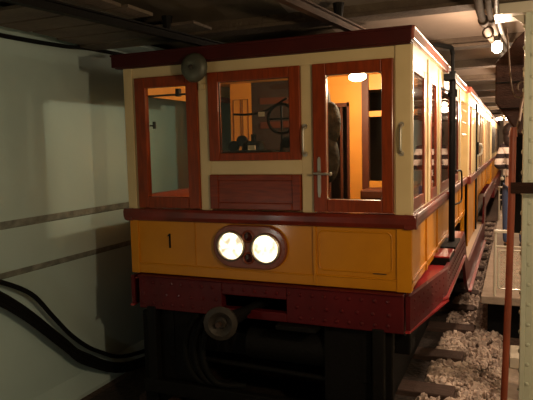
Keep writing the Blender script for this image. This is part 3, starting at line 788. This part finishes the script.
tunnel_lamp(1.3, -2.2, 2.3, 82, 'glowing bulb to the right of the viewer on the platform side', (1, .72, .43))
tunnel_lamp(-2.1, -2.9, 1.0, 9, 'pale work lamp low beside the left wall', (1, .93, .80))
tunnel_lamp(1.4, .9, 2.55, 120, 'unseen fill bulb added over the platform to the right of the riveted column')  # added out of view to even the light on car side, ballast and platform
# far chandelier-like lamp cluster
ch = empty('lamp_cluster', (.33, 13.2, 2.6), 'cluster of small shining lamps hanging far down the tunnel', 'lamp')
B(MB().cyl((.33, 13.2, 2.60), (.33, 13.2, 2.93), .015).tube([(.33+.16*math.cos(a*PI/8), 13.2+.16*math.sin(a*PI/8), 2.60) for a in range(16)], .015, 6, True), 'lamp_ring', M['steel'], ch)
for k in range(6):
    a = k*PI/3; B(MB().ball((.33+.16*math.cos(a), 13.2+.16*math.sin(a), 2.55), .035), 'bulb', M['bulb'], ch)

# ------------------------------------------------------------------ railings on the platform
def railing(x0, x1, y, lab, scroll=False):
    t = empty('platform_railing', ((x0+x1)/2, y, .28), lab, 'railing')
    B(MB().cyl((x0, y, .28), (x0, y, .985), .014), 'railing_post', M['whitep'], t)
    B(MB().cyl((x1, y, .28), (x1, y, .985), .014), 'railing_post', M['whitep'], t)
    B(MB().box(x0-.015, x1+.015, y-.03, y+.03, .975, 1.005), 'top_rail', M['whitep'], t, bev=.006)
    B(MB().cyl((x0, y, .825), (x1, y, .825), .011), 'middle_rail', M['whitep'], t)
    if not scroll:
        a, b_, c, d = x0+.035, x1-.03, .36, .785; rr = .035; pth = []
        for cx, cz, a0 in ((b_-rr, d-rr, 0), (a+rr, d-rr, 90), (a+rr, c+rr, 180), (b_-rr, c+rr, 270)):
            for k in range(5):
                g = math.radians(a0+k*22.5); pth.append((cx+rr*math.cos(g), y, cz+rr*math.sin(g)))
        B(MB().tube(pth, .009, 8, True), 'panel_frame', M['whitep'], t, sm=True)
        m = MB(); n = 9; hh = d-c; ww = b_-a
        step = .052
        k = -int(hh/step)-1
        while a+k*step < b_:
            for sg in (1, -1):
                # diagonal wires clipped to the panel
                pts = []
                for q_ in (0, 1):
                    pass
                xs, xe = (a+k*step, a+k*step+hh) if sg > 0 else (a+k*step+hh, a+k*step)
                # param clip
                t0, t1 = 0., 1.
                dxx = xe-xs
                lo_, hi_ = sorted(((a-xs)/dxx, (b_-xs)/dxx)); t0 = max(t0, lo_); t1 = min(t1, hi_)
                if t1-t0 > .02: m.cyl((xs+dxx*t0, y, c+hh*t0), (xs+dxx*t1, y, c+hh*t1), .0028, seg=5)
            k += 1
        B(m, 'wire_mesh', M['whitep'], t)
    else:
        m = MB()
        for cx in (x0+.13, x0+.37):
            m.tube([(cx+.09*math.cos(g*PI/10)*(1-g/60), y, .55+.12*math.sin(g*PI/10)*(1-g/60)) for g in range(36)], .010, 6)
            m.cyl((cx-.12, y, .3), (cx-.12, y, .82), .009); 
        m.cyl((x0, y, .38), (x1, y, .38), .01); m.cyl((x0, y, .72), (x1, y, .72), .01)
        B(m, 'scrollwork', M['whitep'], t)
    return t
railing(.435, 1.15, 2.86, 'white wire mesh railing across the near end of the platform')
railing(.32, .95, 9.4, 'white scrollwork railing far along the platform behind the person', True)
c = MB().box(.30, .46, 14.8, 15.0, .28, 2.93).build('platform_pillar', M['vault']); origin(c, (.4, 14.9, .28))
tag(c, 'beige pillar far down the platform beside the railcars', 'pillar')
tl = empty('stand_lamp', (.22, 11.5, .28), 'small dark box with a white lamp at the far platform edge', 'lamp')
B(MB().box(.31, .40, 11.5, 11.6, .28, 1.12), 'stand_body', M['black'], tl); B(MB().ball((.34, 11.46, 1.05), .045), 'lamp_glass', M['whitep'], tl)

# ------------------------------------------------------------------ person
def skin(name, verts, edges, radii, m, parent, root=0, sub=2):
    me = bpy.data.meshes.new(name); me.from_pydata(verts, edges, []); o = bpy.data.objects.new(name, me); COL.objects.link(o)
    sk = o.modifiers.new('skin', 'SKIN'); sk.use_smooth_shade = True
    ss = o.modifiers.new('sub', 'SUBSURF'); ss.levels = sub; ss.render_levels = sub
    for i, v in enumerate(me.skin_vertices[0].data):
        r = radii[i]; v.radius = r if isinstance(r, tuple) else (r, r); v.use_root = (i == root)
    me.materials.append(m); o.parent = parent; return o
PX, PY, PZ = .635, 6.0, .28
pe = empty('person', (PX, PY, PZ), 'person with dark hair in a black and white striped shirt and jeans on the platform', 'person')
k = 1.08
def J(x, y, z): return (x*k, y*k, z*k)
# body: pelvis, spine, neck, head, arms, legs  (facing away, +y)
V = [J(0, 0, .93), J(0, 0, 1.12), J(0, .01, 1.32), J(0, .0, 1.48), J(-.03, .01, 1.56), J(-.07, .02, 1.66), J(-.08, .01, 1.76),
     J(-.17, 0, 1.46), J(-.25, -.02, 1.20), J(-.14, .20, 1.18), J(-.08, .28, 1.20),
     J(.17, 0, 1.46), J(.24, -.02, 1.18), J(.14, .18, 1.16), J(.08, .26, 1.18),
     J(-.10, 0, .86), J(-.11, .01, .48), J(-.11, -.01, .09), J(-.11, .13, .04),
     J(.10, 0, .86), J(.11, .01, .48), J(.11, -.01, .09), J(.11, .13, .04)]
E_ = [(0, 1), (1, 2), (2, 3), (3, 4), (4, 5), (5, 6), (3, 7), (7, 8), (8, 9), (9, 10), (3, 11), (11, 12), (12, 13), (13, 14), (0, 15), (15, 16), (16, 17), (17, 18), (0, 19), (19, 20), (20, 21), (21, 22)]
R_ = [(.14, .10), (.12, .09), (.14, .10), (.10, .08), .05, (.075, .085), (.065, .075), .055, .042, .034, .03, .055, .042, .034, .03, .085, .055, .04, .035, .085, .055, .04, .035]
skin('body', V, E_, R_, M['skin'], pe)
# shirt
V2 = [V[0], V[1], V[2], V[3], V[7], V[8], V[9], V[11], V[12], V[13], J(0, .005, 1.52)]
skin('shirt', V2, [(0, 1), (1, 2), (2, 3), (3, 4), (4, 5), (5, 6), (3, 7), (7, 8), (8, 9), (3, 10)],
     [(.17, .125), (.15, .11), (.175, .125), (.12, .1), .078, .066, .048, .078, .066, .048, .06], M['stripes'], pe, 1)
V3 = [J(0, 0, .97), J(-.10, 0, .86), J(-.11, .01, .48), J(-.11, -.01, .07), J(.10, 0, .86), J(.11, .01, .48), J(.11, -.01, .07)]
skin('jeans', V3, [(0, 1), (1, 2), (2, 3), (0, 4), (4, 5), (5, 6)], [(.16, .12), .105, .075, .06, .105, .075, .06], M['jeans'], pe)
h = MB(); h.ball((PX-.085, PY-.01, PZ+1.69*k), .118, (1, 1.08, 1.15), 20, 14); h.ball((PX-.06, PY-.055, PZ+1.59*k), .125, (1.05, .62, 1.25), 20, 14)
B(h, 'hair', M['hair'], pe, sm=True)
for sx in (-.115, .115):
    s_ = MB(); s_.ball((PX+sx, PY+.06, PZ+.045), .05, (1, 2.5, .9)); B(s_, 'shoe', M['shoe'], pe, sm=True)
for sx in (-.08, .08):
    m = MB()
    for q_ in range(4):
        bx = PX+(sx-.03+.02*q_)*k
        m.tube([(bx, PY+.27*k, PZ+1.19*k), (bx, PY+.33*k, PZ+1.20*k), (bx-.004, PY+.36*k, PZ+1.175*k)], .0085, 8)
    m.tube([(PX+sx*k*.7, PY+.26*k, PZ+1.2*k), (PX+sx*k*.4, PY+.30*k, PZ+1.225*k)], .010, 8)
    B(m, 'hand_fingers', M['skin'], pe, sm=True)

# ------------------------------------------------------------------ world, camera
W = bpy.data.worlds.new('World'); S.world = W; W.use_nodes = True
W.node_tree.nodes['Background'].inputs[0].default_value = (.9, .8, .6, 1); W.node_tree.nodes['Background'].inputs[1].default_value = .0
cam = bpy.data.cameras.new('Camera'); co = bpy.data.objects.new('Camera', cam); COL.objects.link(co)
cam.sensor_width = 36; cam.lens = 36*583/533; cam.clip_start = .05; cam.clip_end = 100
R = Matrix(((0.9203562, -0.0147551, 0.3908028), (0.3904212, 0.0926956, -0.9159579), (-0.0227107, 0.9955852, 0.0910736)))
q = R.to_quaternion().normalized()
co.matrix_world = Matrix.Translation((.61472, -3.82614, 1.95296)) @ q.to_matrix().to_4x4()
S.camera = co
S.view_settings.view_transform = 'Standard'; S.view_settings.look = 'None'; S.view_settings.gamma = 1
S.view_settings.exposure = 0; S.view_settings.use_curve_mapping = False
